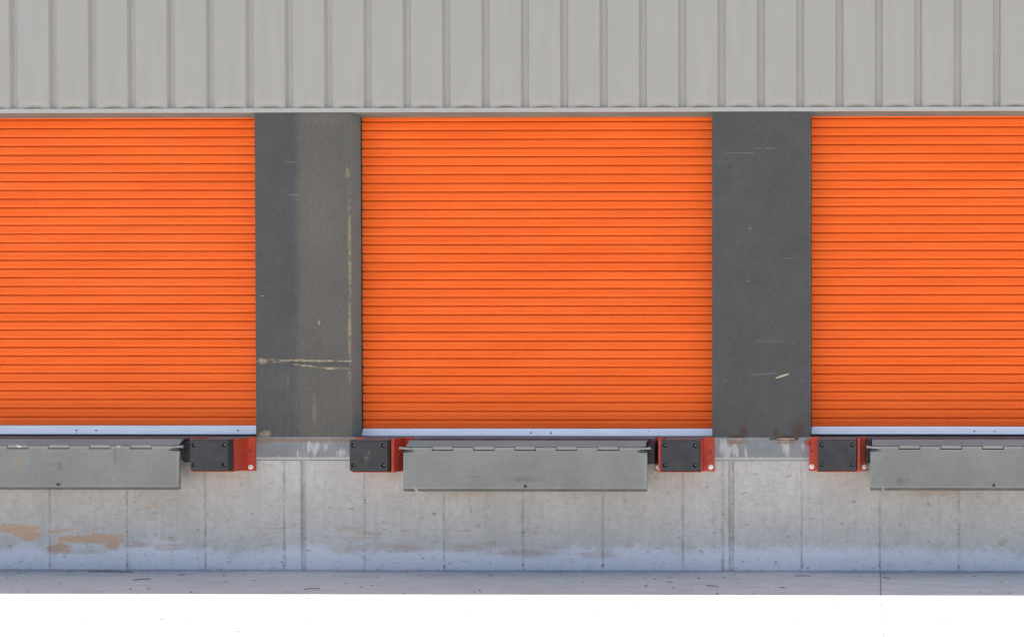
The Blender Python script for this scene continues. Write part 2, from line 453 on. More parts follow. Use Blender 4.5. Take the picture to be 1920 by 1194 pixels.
def add_box(bm, x0, x1, y0, y1, z0, z1, bevel=0.0, mi=0):
    xs, ys, zs = sorted((x0, x1)), sorted((y0, y1)), sorted((z0, z1))
    v = [bm.verts.new((x, y, z)) for x in xs for y in ys for z in zs]
    q = [(0, 1, 3, 2), (4, 6, 7, 5), (0, 4, 5, 1), (2, 3, 7, 6), (0, 2, 6, 4), (1, 5, 7, 3)]
    fs = [bm.faces.new([v[i] for i in f]) for f in q]
    for f in fs:
        f.material_index = mi
    if bevel:
        es = list({e for f in fs for e in f.edges})
        bmesh.ops.bevel(bm, geom=es, offset=bevel, segments=2, profile=0.6, affect='EDGES')


def box(name, mat, parent, x0, x1, y0, y1, z0, z1, bevel=0.0, loc=(0, 0, 0)):
    bm = bmesh.new()
    add_box(bm, x0, x1, y0, y1, z0, z1, bevel)
    return link(name, bm, mat, parent, loc)


def add_tube(bm, pts, radii, seg=10):
    pts = [Vector(p) for p in pts]
    if isinstance(radii, (int, float)):
        radii = [radii] * len(pts)
    rings = []
    for i, p in enumerate(pts):
        d = (pts[min(i + 1, len(pts) - 1)] - pts[max(i - 1, 0)]).normalized()
        a = d.orthogonal().normalized() if i == 0 else (rings_a - d * rings_a.dot(d)).normalized()
        rings_a = a
        b = d.cross(a)
        rings.append([bm.verts.new(p + (a * math.cos(t) + b * math.sin(t)) * radii[i]) for t in [2 * math.pi * k / seg for k in range(seg)]])
    for r0, r1 in zip(rings, rings[1:]):
        for k in range(seg):
            bm.faces.new((r0[k], r0[(k + 1) % seg], r1[(k + 1) % seg], r1[k]))
    bm.faces.new(rings[0][::-1])
    bm.faces.new(rings[-1])


def add_disc_y(bm, x, z, y0, y1, r, seg=16, r1=None):
    """short cylinder along y, its front at y1 (nearer the camera = smaller y)"""
    add_tube(bm, [(x, y0, z), (x, y1, z)], [r, r1 if r1 else r], seg)


def dup(o, parent=None):
    c = o.copy()
    col.objects.link(c)
    if parent:
        c.parent = parent
    return c


# ------------------------------------------------------------------ ground
XL, XR = X(-760), X(2400)      # length of building that is built
bm = bmesh.new()
vs = [bm.verts.new(p) for p in ((-250, -300, 0), (250, -300, 0), (250, 200, 0), (-250, 200, 0))]
bm.faces.new(vs)
tag(link('ground', bm, M['ground']), kind='structure')

# crack running out from the wall across the apron
bm = bmesh.new()
path = [(1650, 1070.6), (1650.6, 1078), (1651.6, 1090), (1650.9, 1102), (1651.2, 1113), (1652.6, 1130), (1653.4, 1150), (1655.2, 1170), (1657, 1195), (1658, 1230)]
gp = []
for px_, py_ in path:
    d_ = ROT @ Vector((px_ - AX, -(py_ - AY), -FPX))
    gp.append(Vector((0, -D, CZ)) + d_ * (CZ / -d_.z))
rows = []
for a, b in zip(gp, gp[1:]):
    for k in range(8):
        p = a.lerp(b, k / 8)
        w = 0.0030 + 0.0018 * mnoise.noise((p.y * 9, 3, 1))
        q = p.x + 0.003 * mnoise.noise((p.y * 6, 1, 1))
        rows.append((bm.verts.new((q - w, p.y, 0.004)), bm.verts.new((q + w, p.y, 0.004))))
for a, b in zip(rows, rows[1:]):
    bm.faces.new((a[0], a[1], b[1], b[0]))
tag(link('ground_crack', bm, M['crack']), kind='structure')

# ------------------------------------------------------------------ concrete dock wall
ZF = Z(819)                    # dock floor / top of wall
wall_root = empty('concrete_dock_wall', (X(960), 0.3, 0))
tag(wall_root, 'long bare concrete dock wall below the doors with vertical joints and tan scrapes', 'wall')
wp = Vector(wall_root.location)
joints = [(92, 5), (237, 6), (384, 6), (532, 7), (683, 5), (832, 6), (980, 6), (1130, 6), (1280, 6), (1355, 8), (1503, 5), (1650, 6), (1798, 7), (-55, 6), (-203, 6),
          (1946, 6), (2093, 6), (2240, 6), (-350, 6)]
wides = [568, 1371, 2174, -235]
colsx = [(XL, 0, 0), (XR, 0, 0)]
for p, w in joints:
    w *= 0.55
    colsx += [(X(p - w), 0, 0), (X(p - w * 0.4), 0.003, 1), (X(p + w * 0.4), 0.003, 1), (X(p + w), 0, 0)]
for p in wides:
    colsx += [(X(p - 5.5), 0, 0), (X(p - 3.6), 0.022, 0.55), (X(p + 3.6), 0.022, 0.55), (X(p + 5.5), 0, 0)]
colsx.sort()
bm = bmesh.new()
lay = None
nz = 24
ZE = Z(863)                    # underside of the steel edge plate
grid = []
for x, dy, j in colsx:
    grid.append([bm.verts.new((x + 0.0035 * mnoise.noise((x * 3, k * 0.45, 0)) * (1 if j else 0), dy, -0.05 + (ZE + 0.05) * k / nz)) for k in range(nz + 1)])
for a, b in zip(grid, grid[1:]):
    for k in range(nz):
        bm.faces.new((a[k], b[k], b[k + 1], a[k + 1]))
# form tie holes: flat dark discs on the joints, pit shade put into the colour
for p, w in joints:
    if p == 1355:
        continue
    for py in (938, 998.5, 1060):
        if random.random() < 0.35:
            continue
        x0, z0 = X(p + random.uniform(-1, 1)), Z(py + random.uniform(-1.5, 1.5))
        r = random.uniform(0.0035, 0.0075)
        ring = [bm.verts.new((x0 + r * math.cos(t) * random.uniform(.75, 1.1), -0.0015, z0 + r * math.sin(t) * random.uniform(.75, 1.1))) for t in [k * math.pi / 4 for k in range(8)]]
        bm.faces.new(ring).material_index = 1
jl = [0.0] * len(bm.verts)
bm.verts.ensure_lookup_table()
i = 0
for x, dy, j in colsx:
    for k in range(nz + 1):
        jl[i] = j
        i += 1
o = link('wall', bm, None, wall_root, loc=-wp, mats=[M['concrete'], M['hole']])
at = o.data.attributes.new('joint', 'FLOAT', 'POINT')
at.data.foreach_set('value', jl)
# dock floor slab behind the wall top, up to and past the doors
box('dock_floor', M['floor'], wall_root, XL, XR, 0.031, 3.0, ZF - 0.25, ZF - 0.003, loc=-wp)
# steel edge plates cast in below each dark panel
for a, b, lab in ((470, 672, 'edge plate with rust spots and white drips along its top'), (1325, 1530, 'edge plate with white drips and two rusty weld marks')):
    bm = bmesh.new()
    add_box(bm, X(a), X(b), -0.006, 0.030, ZE + 0.004, ZF, 0.004)
    e = link('steel_edge_plate', bm, M['edge'], wall_root, loc=-wp)
    e['label'] = lab
for a, b in ((-760, 470), (672, 1325), (1530, 2400)):
    box('steel_edge_plate', M['edge'], wall_root, X(a) + 0.003, X(b) - 0.003, -0.004, 0.030, ZE + 0.004, ZF - 0.002, 0.003, loc=-wp)

# ------------------------------------------------------------------ ribbed metal siding
ZB = Z(203.0)                  # bottom of the sheets at the trim
ROOF = 5.33
sid = empty('metal_siding_wall', (X(960), 0, ZB))
tag(sid, 'pale grey ribbed metal siding running above all the orange doors', 'wall')
sp_ = Vector(sid.location)
pitch = 73.75
prof = []
k0 = -10
ribs = [25.5 + pitch * k for k in range(-10, 33)]
bm = bmesh.new()
zrows = [0, 0.006, 0.014, 0.026, 0.045, 0.075, 0.13, 0.25, 0.5, 0.8, ROOF - ZB]
colsl = []
for r in ribs:
    x = X(r, 0, 200)
    jx = random.uniform(-0.003, 0.003)
    # pan (left of rib) in 9 columns, then the groove
    x0 = x - pitch * S + 0.036
    x1 = x - 0.036
    for q in range(9):
        t = q / 8
        colsl.append((x0 + (x1 - x0) * t + (jx if 0 < q < 8 else 0), 'pan', math.sin(math.pi * t)))
    colsl.append((x - 0.021, 'rib', 0))
    colsl.append((x + 0.021, 'rib', 0))
grid = []
ph = [random.uniform(0, 6) for _ in ribs]
for ci, (x, kind, s) in enumerate(colsl):
    colv = []
    for h in zrows:
        if kind == 'pan':
            bow = 0.022 * s * max(0, 1 - h / 0.06) ** 1.5
            y = bow + 0.0022 * s * mnoise.noise((x * 0.9, h * 1.3, 2.0))
            zz = h + 0.019 * (s ** 1.6) * max(0, 1 - h / 0.08)
        else:
            y = 0.026
            zz = h
        colv.append(bm.verts.new((x, y, ZB + zz)))
    grid.append(colv)
for a, b in zip(grid, grid[1:]):
    for k in range(len(zrows) - 1):
        bm.faces.new((a[k], b[k], b[k + 1], a[k + 1]))
link('ribbed_sheet', bm, M['siding'], sid, loc=-sp_)
# flashing: top ledge + face + drip return, one bent profile
bm = bmesh.new()
zt, zb = ZB + 0.001, Z(209.6, -0.012)
pr = [(0.034, zt + 0.07), (0.034, zt + 0.003), (-0.009, zt), (-0.012, zt - 0.003), (-0.012, zb), (-0.011, zb - 0.003), (-0.007, zb - 0.002), (0.02, zb + 0.004)]
nx = 40
rows = []
for i in range(nx + 1):
    x = XL + (XR - XL) * i / nx
    rows.append([bm.verts.new((x, y, z + 0.0012 * mnoise.noise((x * 0.8, 5, 1)))) for y, z in pr])
for a, b in zip(rows, rows[1:]):
    for k in range(len(pr) - 1):
        bm.faces.new((a[k], a[k + 1], b[k + 1], b[k]))
link('bottom_trim', bm, M['trim'], sid, loc=-sp_)
# soffit over the doors
box('soffit', M['soffit'], sid, XL, XR, -0.0065, 0.42, zb + 0.003, zb + 0.024, loc=-sp_)
# screw line
bm = bmesh.new()
add_disc_y(bm, 0, 0, 0.002, -0.003, 0.008, 8, 0.006)
scr0 = None
for r in ribs:
    if -40 < r < 1960:
        loc = Vector((X(r, 0, 200) + random.uniform(-.004, .004), 0.024, Z(95.5 + random.uniform(-1.5, 1.5)))) - sp_
        if scr0 is None:
            scr0 = link('screw', bm, M['screw'], sid, loc=loc)
        else:
            c = dup(scr0, sid)
            c.location = loc
# roof behind the parapet, with coping: it throws the shade the dock lies in
bm = bmesh.new()
add_box(bm, XL, XR, 0.03, 16, ROOF - 0.25, ROOF - 0.02)
add_box(bm, XL, XR, 15.8, 16, 0.0, ROOF - 0.26)
add_box(bm, XL - 0.2, XL - 0.002, 0.0, 16, 0.0, ROOF - 0.02)
add_box(bm, XR + 0.002, XR + 0.2, 0.0, 16, 0.0, ROOF - 0.02)
link('roof', bm, M['roof'], sid, loc=-sp_)
box('coping', M['trim'], sid, XL - 0.2, XR + 0.2, -0.035, 0.3, ROOF, ROOF + 0.06, loc=-sp_)

# ------------------------------------------------------------------ dark panels between the doors
PY = -0.002
def wall_panel(px0, px1, pybot, label, side_label=None, weld=()):
    x0, x1 = X(px0), X(px1)
    z0 = Z(pybot)
    root = empty('wall_panel', ((x0 + x1) / 2, PY, z0))
    tag(root, label, 'wall panel', 'dark grey panels between the doors')
    rl = Vector(root.location)
    bm = bmesh.new()
    nx, nz = 14, 40
    z1 = zb + 0.002
    g = []
    for i in range(nx + 1):
        c = []
        for k in range(nz + 1):
            x = x0 + (x1 - x0) * i / nx
            z = z0 + (z1 - z0) * k / nz
            edge = min(i, nx - i) / nx * 2
            y = PY - 0.004 * min(1, edge * 3) + 0.003 * mnoise.noise((x * 2.2, z * 1.4, 4.0)) * min(1, edge * 4)
            zj = 0.004 * mnoise.noise((x * 9, 1, 1)) if k == 0 else 0
            c.append(bm.verts.new((x, y, z + zj)))
        g.append(c)
    for a, b in zip(g, g[1:]):
        for k in range(nz):
            bm.faces.new((a[k], b[k], b[k + 1], a[k + 1]))
    link('cover', bm, M['panel'], root, loc=-rl, smooth=True)
    # returns back to the door plane
    for sx, xa in ((-1, x0), (1, x1)):
        bm = bmesh.new()
        add_box(bm, xa, xa - sx * 0.012, PY + 0.002, DOOR_Y + 0.03, z0 + 0.002, z1, 0.003)
        o = link('side_return', bm, M['sidereturn'], root, loc=-rl)
    # bottom closing strip
    box('bottom_strip', M['sidereturn'], root, x0 + 0.014, x1 - 0.014, PY + 0.006, 0.15, z0 + 0.004, z0 + 0.02, loc=-rl)
    for (wx, wy, wl) in weld:
        bm = bmesh.new()
        n = 8
        pts = [(X(wx) + wl * S * (t / n - 0.5), -0.020 - 0.004 * math.sin(math.pi * t / n), Z(wy) + 0.003 * mnoise.noise((t * .9, wx, 0))) for t in range(n + 1)]
        add_tube(bm, pts, [0.002 + 0.0065 * math.sin(math.pi * t / n) ** 0.6 for t in range(n + 1)], 8)
        link('weld_bead', bm, M['rustweld'], root, loc=-rl, smooth=True)
    return root

wall_panel(480.5, 660.5, 822, 'worn dark grey panel with dusty right half and yellow scrapes along its edge')
wall_panel(1335.5, 1519.5, 824.5, 'clean dark grey panel with one short tan scratch and two rusty welds at its foot', weld=((1383.5, 821.5, 36), (1474, 821.5, 36)))
wall_panel(-374, -194, 822, 'dark grey panel at the far side of the left orange door')
wall_panel(2194, 2374, 822, 'dark grey panel at the far side of the right orange door')

# ------------------------------------------------------------------ roll-up doors
SLAT = 0.0781
def roll_up_door(pxa, pxb, pybar0, pybar1, label, seed, screws=()):
    """pxa, pxb: the clear opening on the wall face; pybar0/1: top and bottom of the bottom bar in the picture"""
    rnd = random.Random(seed)
    x0, x1 = X(pxa), X(pxb)
    zbar1, zbar0 = Z(pybar0, DOOR_Y), Z(pybar1, DOOR_Y)
    root = empty('roll_up_door', ((x0 + x1) / 2, DOOR_Y, zbar0))
    tag(root, label, 'roll-up door', 'orange roll-up doors along the dock')
    rl = Vector(root.location)
    # slat curtain: bulged slats, each stepping out at its middle and tucking into a groove
    prof = [(0.00, 0.024), (0.030, 0.022), (0.048, -0.0015), (0.10, -0.0056), (0.22, -0.0080), (0.38, -0.0095), (0.445, -0.0102),
            (0.485, -0.0036), (0.515, -0.0032), (0.56, -0.0058), (0.66, -0.0068), (0.79, -0.0064), (0.885, -0.0044), (0.922, -0.0010), (0.940, 0.022), (0.985, 0.024)]
    bm = bmesh.new()
    nx = 14
    xs = [x0 - 0.004 + (x1 - x0 + 0.008) * i / nx for i in range(nx + 1)]
    ztop = zb + 0.10
    z = zbar1 + 0.006
    lev = []
    while z < ztop:
        h = SLAT * rnd.uniform(0.985, 1.015)
        dy = rnd.uniform(-0.0012, 0.0012)
        for t, y in reversed(prof):
            lev.append((z + h * (1 - t), y + dy, rnd.uniform(-1, 1)))
        z += h
    rows = []
    for (zz, yy, r) in lev:
        rows.append([bm.verts.new((x, DOOR_Y + yy + 0.0015 * mnoise.noise((x * 0.6, zz * 1.0, seed)), zz + 0.0008 * mnoise.noise((x * 0.35, zz * 0.7, seed + 5)))) for x in xs])
    for a, b in zip(rows, rows[1:]):
        for i in range(nx):
            bm.faces.new((a[i], a[i + 1], b[i + 1], b[i]))
    link('curtain', bm, M['door'], root, loc=-rl)
    # galvanised bottom bar: vertical leg leaning back a little to the sky
    bm = bmesh.new()
    pr = [(-0.004, zbar1 + 0.010), (-0.014, zbar1), (-0.036, zbar0 + 0.003), (-0.036, zbar0), (0.02, zbar0)]
    xs2 = [x0 + 0.006 + (x1 - x0 - 0.012) * i / 24 for i in range(25)]
    rows = [[bm.verts.new((x, DOOR_Y + y + 0.002 * mnoise.noise((x * 1.3, 1, seed)), zz + 0.002 * mnoise.noise((x * 0.7, 2, seed)))) for y, zz in pr] for x in xs2]
    for a, b in zip(rows, rows[1:]):
        for k in range(len(pr) - 1):
            bm.faces.new((a[k], a[k + 1], b[k + 1], b[k]))
    bmesh.ops.reverse_faces(bm, faces=bm.faces)
    bar = link('bottom_bar', bm, M['bar'], root, loc=-rl)
    for p in screws:
        bm = bmesh.new()
        zc = (zbar0 + zbar1) / 2
        add_disc_y(bm, X(p, DOOR_Y), zc, DOOR_Y - 0.018, DOOR_Y - 0.031, 0.0075, 8)
        link('screw', bm, M['bolt'], bar)
    # rubber seal under the bar
    bm = bmesh.new()
    add_box(bm, x0 + 0.004, x1 - 0.004, DOOR_Y - 0.026, DOOR_Y + 0.02, ZF - 0.004, zbar0 - 0.001, 0.002)
    link('bottom_seal', bm, M['seal'], root, loc=-rl)
    # dark guide channels the curtain runs in
    for sx, xa in ((1, x0), (-1, x1)):
        bm = bmesh.new()
        add_box(bm, xa + sx * 0.001, xa + sx * 0.006, DOOR_Y - 0.017, DOOR_Y + 0.02, zbar0 + 0.001, zb + 0.002)
        link('guide_rail', bm, M['dark'], root, loc=-rl)
    return root

roll_up_door(-194, 480.5, 799.5, 813.5, 'orange slatted roll-up door left of the worn panel, cut off by the photo edge', 3, (148, 185, 450))
roll_up_door(660.5, 1335.5, 805.0, 816.5, 'orange slatted roll-up door in full view between the two dark panels', 11, (997, 1035))
roll_up_door(1519.5, 2194, 801.0, 812.8, 'orange slatted roll-up door right of the clean panel with the tan scratch', 23, (1826, 1864))

# ------------------------------------------------------------------ edge-of-dock levelers
FY = -0.245                    # hinge line in front of the wall
LIPW = 459 * S * (D + FY) / D
def make_leveler():
    """origin: on the wall face at the middle of the leveler, at dock floor height"""
    root = empty('dock_leveler', (0, 0, 0))
    hw = LIPW / 2
    zh0, zh1 = Z(834.6, FY) - ZF, Z(840.4, FY) - ZF
    zl = Z(842.0, FY) - ZF
    zbev, zbot = Z(913, FY) - ZF, Z(918.5, FY) - ZF
    # sloping deck plate, its knuckle tabs reaching over the hinge
    bm = bmesh.new()
    n = 11
    kw = LIPW * 0.936 / n
    xk = [-kw * n / 2 + kw * i for i in range(n + 1)]
    def slab(x0, x1, pa, pb, th):
        (ya, za), (yb, zb_) = pa, pb
        v = [bm.verts.new(p) for p in ((x0, ya, za), (x1, ya, za), (x1, yb, zb_), (x0, yb, zb_),
                                       (x0, ya, za - th), (x1, ya, za - th), (x1, yb, zb_ - th), (x0, yb, zb_ - th))]
        for f in ((0, 1, 2, 3)[::-1], (4, 5, 6, 7), (0, 1, 5, 4), (1, 2, 6, 5), (2, 3, 7, 6), (3, 0, 4, 7)):
            bm.faces.new([v[i] for i in f])
    slab(-hw * 0.985, hw * 0.985, (-0.1765, -0.0062), (FY + 0.008, zh0), 0.0035)
    bmesh.ops.recalc_face_normals(bm, faces=bm.faces)
    dk = link('deck_plate', bm, M['deck'], root)
    bm = bmesh.new()
    slab(-hw * 0.985, hw * 0.985, (-0.008, -0.004), (-0.176, -0.006), 0.012)
    bmesh.ops.recalc_face_normals(bm, faces=bm.faces)
    link('ramp_sheet', bm, M['floor'], root)
    # hinge barrel hidden behind the knuckles, black to put shade into the hinge gaps
    bm = bmesh.new()
    add_tube(bm, [(-hw * 0.985, FY + 0.030, (zh0 + zl) / 2), (hw * 0.985, FY + 0.030, (zh0 + zl) / 2)], 0.017, 12)
    link('hinge_barrel', bm, M['block_and_shade'], root, smooth=True)
    # knuckles, alternately belonging to deck and lip
    for i in range(n):
        g = 0.003
        bm = bmesh.new()
        if i % 2:
            add_box(bm, xk[i] + g, xk[i + 1] - g, FY - 0.002, FY + 0.012, zh1 + 0.001, zh0 + 0.001, 0.0025)
        else:
            add_box(bm, xk[i] + g, xk[i + 1] - g, FY - 0.004, FY + 0.010, zl + 0.0005, zh0 - 0.0065, 0.0025)
        link('hinge_knuckle', bm, M['lip'], root)
    # lip: tread plate hanging from the hinge, bevelled foot with a notch, hole as a black disc
    bm = bmesh.new()
    th = 0.014
    lf = FY - 0.006            # front of lip at top
    lb = FY - 0.016            # at the foot
    def fy(z):
        t = (zl - z) / (zl - zbev)
        return lf + (lb - lf) * t
    nx0, nx1 = -hw + 0.096, -hw + 0.120     # the notch
    for (a, b) in ((-hw, nx0), (nx0, nx1), (nx1, hw)):
        zl_b = zbev if not (a == nx0) else zbev + 0.010
        v = [bm.verts.new(p) for p in ((a, fy(zl), zl), (b, fy(zl), zl), (b, fy(zl_b), zl_b), (a, fy(zl_b), zl_b))]
        bm.faces.new(v[::-1])
        if a != nx0:
            w = [bm.verts.new((a, lb + 0.020, zbot)), bm.verts.new((b, lb + 0.020, zbot))]
            bm.faces.new((v[3], v[2], w[1], w[0])[::-1]).material_index = 1
            bm.faces.new([bm.verts.new(p) for p in ((a, lb + 0.020, zbot), (b, lb + 0.020, zbot), (b, lb + 0.026, zbot), (a, lb + 0.026, zbot))])
    for xe in (-hw, hw):
        bm.faces.new([bm.verts.new(p) for p in ((xe, fy(zl), zl), (xe, fy(zl) + th, zl), (xe, lb + 0.026, zbot), (xe, lb + 0.02, zbot), (xe, fy(zbev), zbev))])
    v = [bm.verts.new(p) for p in ((-hw, fy(zl), zl), (hw, fy(zl), zl), (hw, fy(zl) + th, zl), (-hw, fy(zl) + th, zl))]
    bm.faces.new(v)
    v = [bm.verts.new(p) for p in ((-hw, fy(zl) + th, zl), (hw, fy(zl) + th, zl), (hw, lb + 0.026, zbev + 0.012), (-hw, lb + 0.026, zbev + 0.012))]
    bm.faces.new(v)
    v = [bm.verts.new(p) for p in ((nx1, lb + 0.026, zbot), (hw, lb + 0.026, zbot), (hw, lb + 0.026, zbev + 0.012), (nx1, lb + 0.026, zbev + 0.012))]
    bm.faces.new(v)
    # raised tread lozenges
    p = 0.0265
    rows_ = int((zl - zbev - 0.012) / (p * 0.5))
    colsn = int((LIPW - 0.01) / p)
    for r in range(rows_):
        for c in range(colsn):
            x = -hw + 0.012 + (c + (0.5 if r % 2 else 0)) * p
            z = zl - 0.012 - r * p * 0.5
            if x > hw - 0.011:
                continue
            a = math.radians(45 if r % 2 else -45)
            L, W, H = 0.0122, 0.0048, 0.0042
            y = fy(z)
            pts = [(L, 0), (0, W), (-L, 0), (0, -W)]
            ring = [bm.verts.new((x + u * math.cos(a) - w_ * math.sin(a), fy(z), z + u * math.sin(a) + w_ * math.cos(a))) for u, w_ in pts]
            t0 = bm.verts.new((x + L * .45 * math.cos(a), y - H, z + L * .45 * math.sin(a)))
            t1 = bm.verts.new((x - L * .45 * math.cos(a), y - H, z - L * .45 * math.sin(a)))
            for f in ((ring[0], ring[1], t0), (ring[1], t1, t0), (ring[1], ring[2], t1), (ring[2], ring[3], t1), (ring[3], t0, t1), (ring[3], ring[0], t0)):
                bm.faces.new(f)
    lip = link('lip', bm, None, root, mats=[M['lip'], M['lipedge']])
    bm = bmesh.new()
    add_disc_y(bm, 0.005, zbev + 0.022, lb + 0.004, lb - 0.0036, 0.0125, 16)  # black disc painted in for the shade inside the hole
    link('hole', bm, M['block_and_shade'], lip)
    # hinge pin ends
    zc = (zh0 + zl) / 2 + 0.002
    for s in (-1, 1):
        bm = bmesh.new()
        add_tube(bm, [(s * (hw - 0.075), FY - 0.004, zc - 0.003), (s * (hw - 0.02), FY - 0.005, zc), (s * (hw + 0.028), FY - 0.004, zc + 0.004)], [0.009, 0.009, 0.0095], 10)
        add_tube(bm, [(s * (hw + 0.026), FY - 0.004, zc + 0.004), (s * (hw + 0.032), FY - 0.004, zc + 0.004)], 0.0135, 10)
        link('hinge_pin', bm, M['pin'], root, smooth=False)
        # black crescent put in for the shade of the gap under the pin
        bm = bmesh.new()
        m = 10
        pts = [(s * (hw - 0.09 + 0.10 * t / m), FY - 0.006, zl - 0.002 - 0.008 * math.sin(math.pi * (0.15 + 0.6 * t / m))) for t in range(m + 1)]
        add_tube(bm, pts, [0.003 + 0.006 * t / m for t in range(m + 1)], 8)
        link('slot_shade', bm, M['block_and_shade'], root, smooth=True)
    return root

def lug(root, side, w):
    """black lug beside the deck that carries the hinge"""
    bm = bmesh.new()
    hw = LIPW / 2
    x0 = side * (hw - 0.004)
    x1 = side * (hw + w)
    pr = [(-0.008, -0.02), (-0.09, -0.012), (-0.17, -0.03), (FY + 0.055, -0.075), (FY + 0.045, Z(868, FY) - ZF), (-0.008, Z(866) - ZF)]
    a = [bm.verts.new((x0, y, z)) for y, z in pr]
    b = [bm.verts.new((x1, y, z)) for y, z in pr]
    bm.faces.new(a)
    bm.faces.new(b[::-1])
    for i in range(len(pr)):
        j = (i + 1) % len(pr)
        bm.faces.new((a[i], b[i], b[j], a[j]))
    bmesh.ops.recalc_face_normals(bm, faces=bm.faces)
    link('support_lug', bm, M['block_and_shade'], root)

def wallx(px_front, Y):
    return X(px_front, Y)

proto = make_leveler()
levs = []
for i, (edge, side, lab) in enumerate(((337, 1, 'grey tread plate dock leveler with folded lip and rust drip, under the left door'),
                                       (757, -1, 'grey tread plate dock leveler with folded lip in full view below the middle orange door'),
                                       (1632, -1, 'grey tread plate dock leveler with notched lip, below the right door at the edge'))):
    if i == 0:
        root = proto
    else:
        root = dup(proto)
        for ch in levs[0][1]:
            c = dup(ch, root)
            for sub in ch.children:
                dup(sub, c)
    if i == 0:
        levs.append((root, list(root.children)))
    else:
        levs.append((root, None))
    root.location = (wallx(edge, FY) - side * LIPW / 2, 0, ZF + (-0.012 if i == 1 else 0.0))
    tag(root, lab, 'dock leveler', 'dock levelers under the doors')
lug(levs[0][0], 1, 0.085)
lug(levs[0][0], -1, 0.085)
lug(levs[1][0], 1, 0.05)
lug(levs[2][0], -1, 0.035)
lug(levs[2][0], 1, 0.05)

# ------------------------------------------------------------------ dock bumpers
BOXD, RUBD = 0.19, 0.080
def rubber_mesh(w, h):
    bm = bmesh.new()
    add_box(bm, -w / 2, w / 2, -RUBD, 0, -h / 2, h / 2, 0.017)
    me = bpy.data.meshes.new('rubber_pad')
    bm.to_mesh(me); bm.free()
    o = bpy.data.objects.new('tmp', me)
    col.objects.link(o)
    bm = bmesh.new()
    for sx in (-1, 1):
        for sz in (-1, 1):
            add_tube(bm, [(sx * (w / 2 - 0.036), -RUBD + 0.026, sz * 0.083), (sx * (w / 2 - 0.036), -RUBD - 0.02, sz * 0.083)], [0.0175, 0.0205], 18)
    bmesh.ops.recalc_face_normals(bm, faces=bm.faces)
    cm = bpy.data.meshes.new('cut')
    bm.to_mesh(cm); bm.free()
    c = bpy.data.objects.new('cut', cm)
    col.objects.link(c)
    md = o.modifiers.new('b', 'BOOLEAN')
    md.operation = 'DIFFERENCE'
    md.solver = 'EXACT'
    md.object = c
    dg = bpy.context.evaluated_depsgraph_get()
    res = bpy.data.meshes.new_from_object(o.evaluated_get(dg))
    res.name = 'rubber_pad'
    bpy.data.objects.remove(o)
    bpy.data.objects.remove(c)
    res.materials.clear()
    res.materials.append(M['rubber'])
    return res

RW, RH = 70.5 * S, 58.0 * S
rub_me = rubber_mesh(RW, RH)
bbm = bmesh.new()
add_tube(bbm, [(0, 0.01, 0), (0, -0.006, 0), (0, -0.012, 0)], [0.0095, 0.0095, 0.006], 8)
bolt_me = None

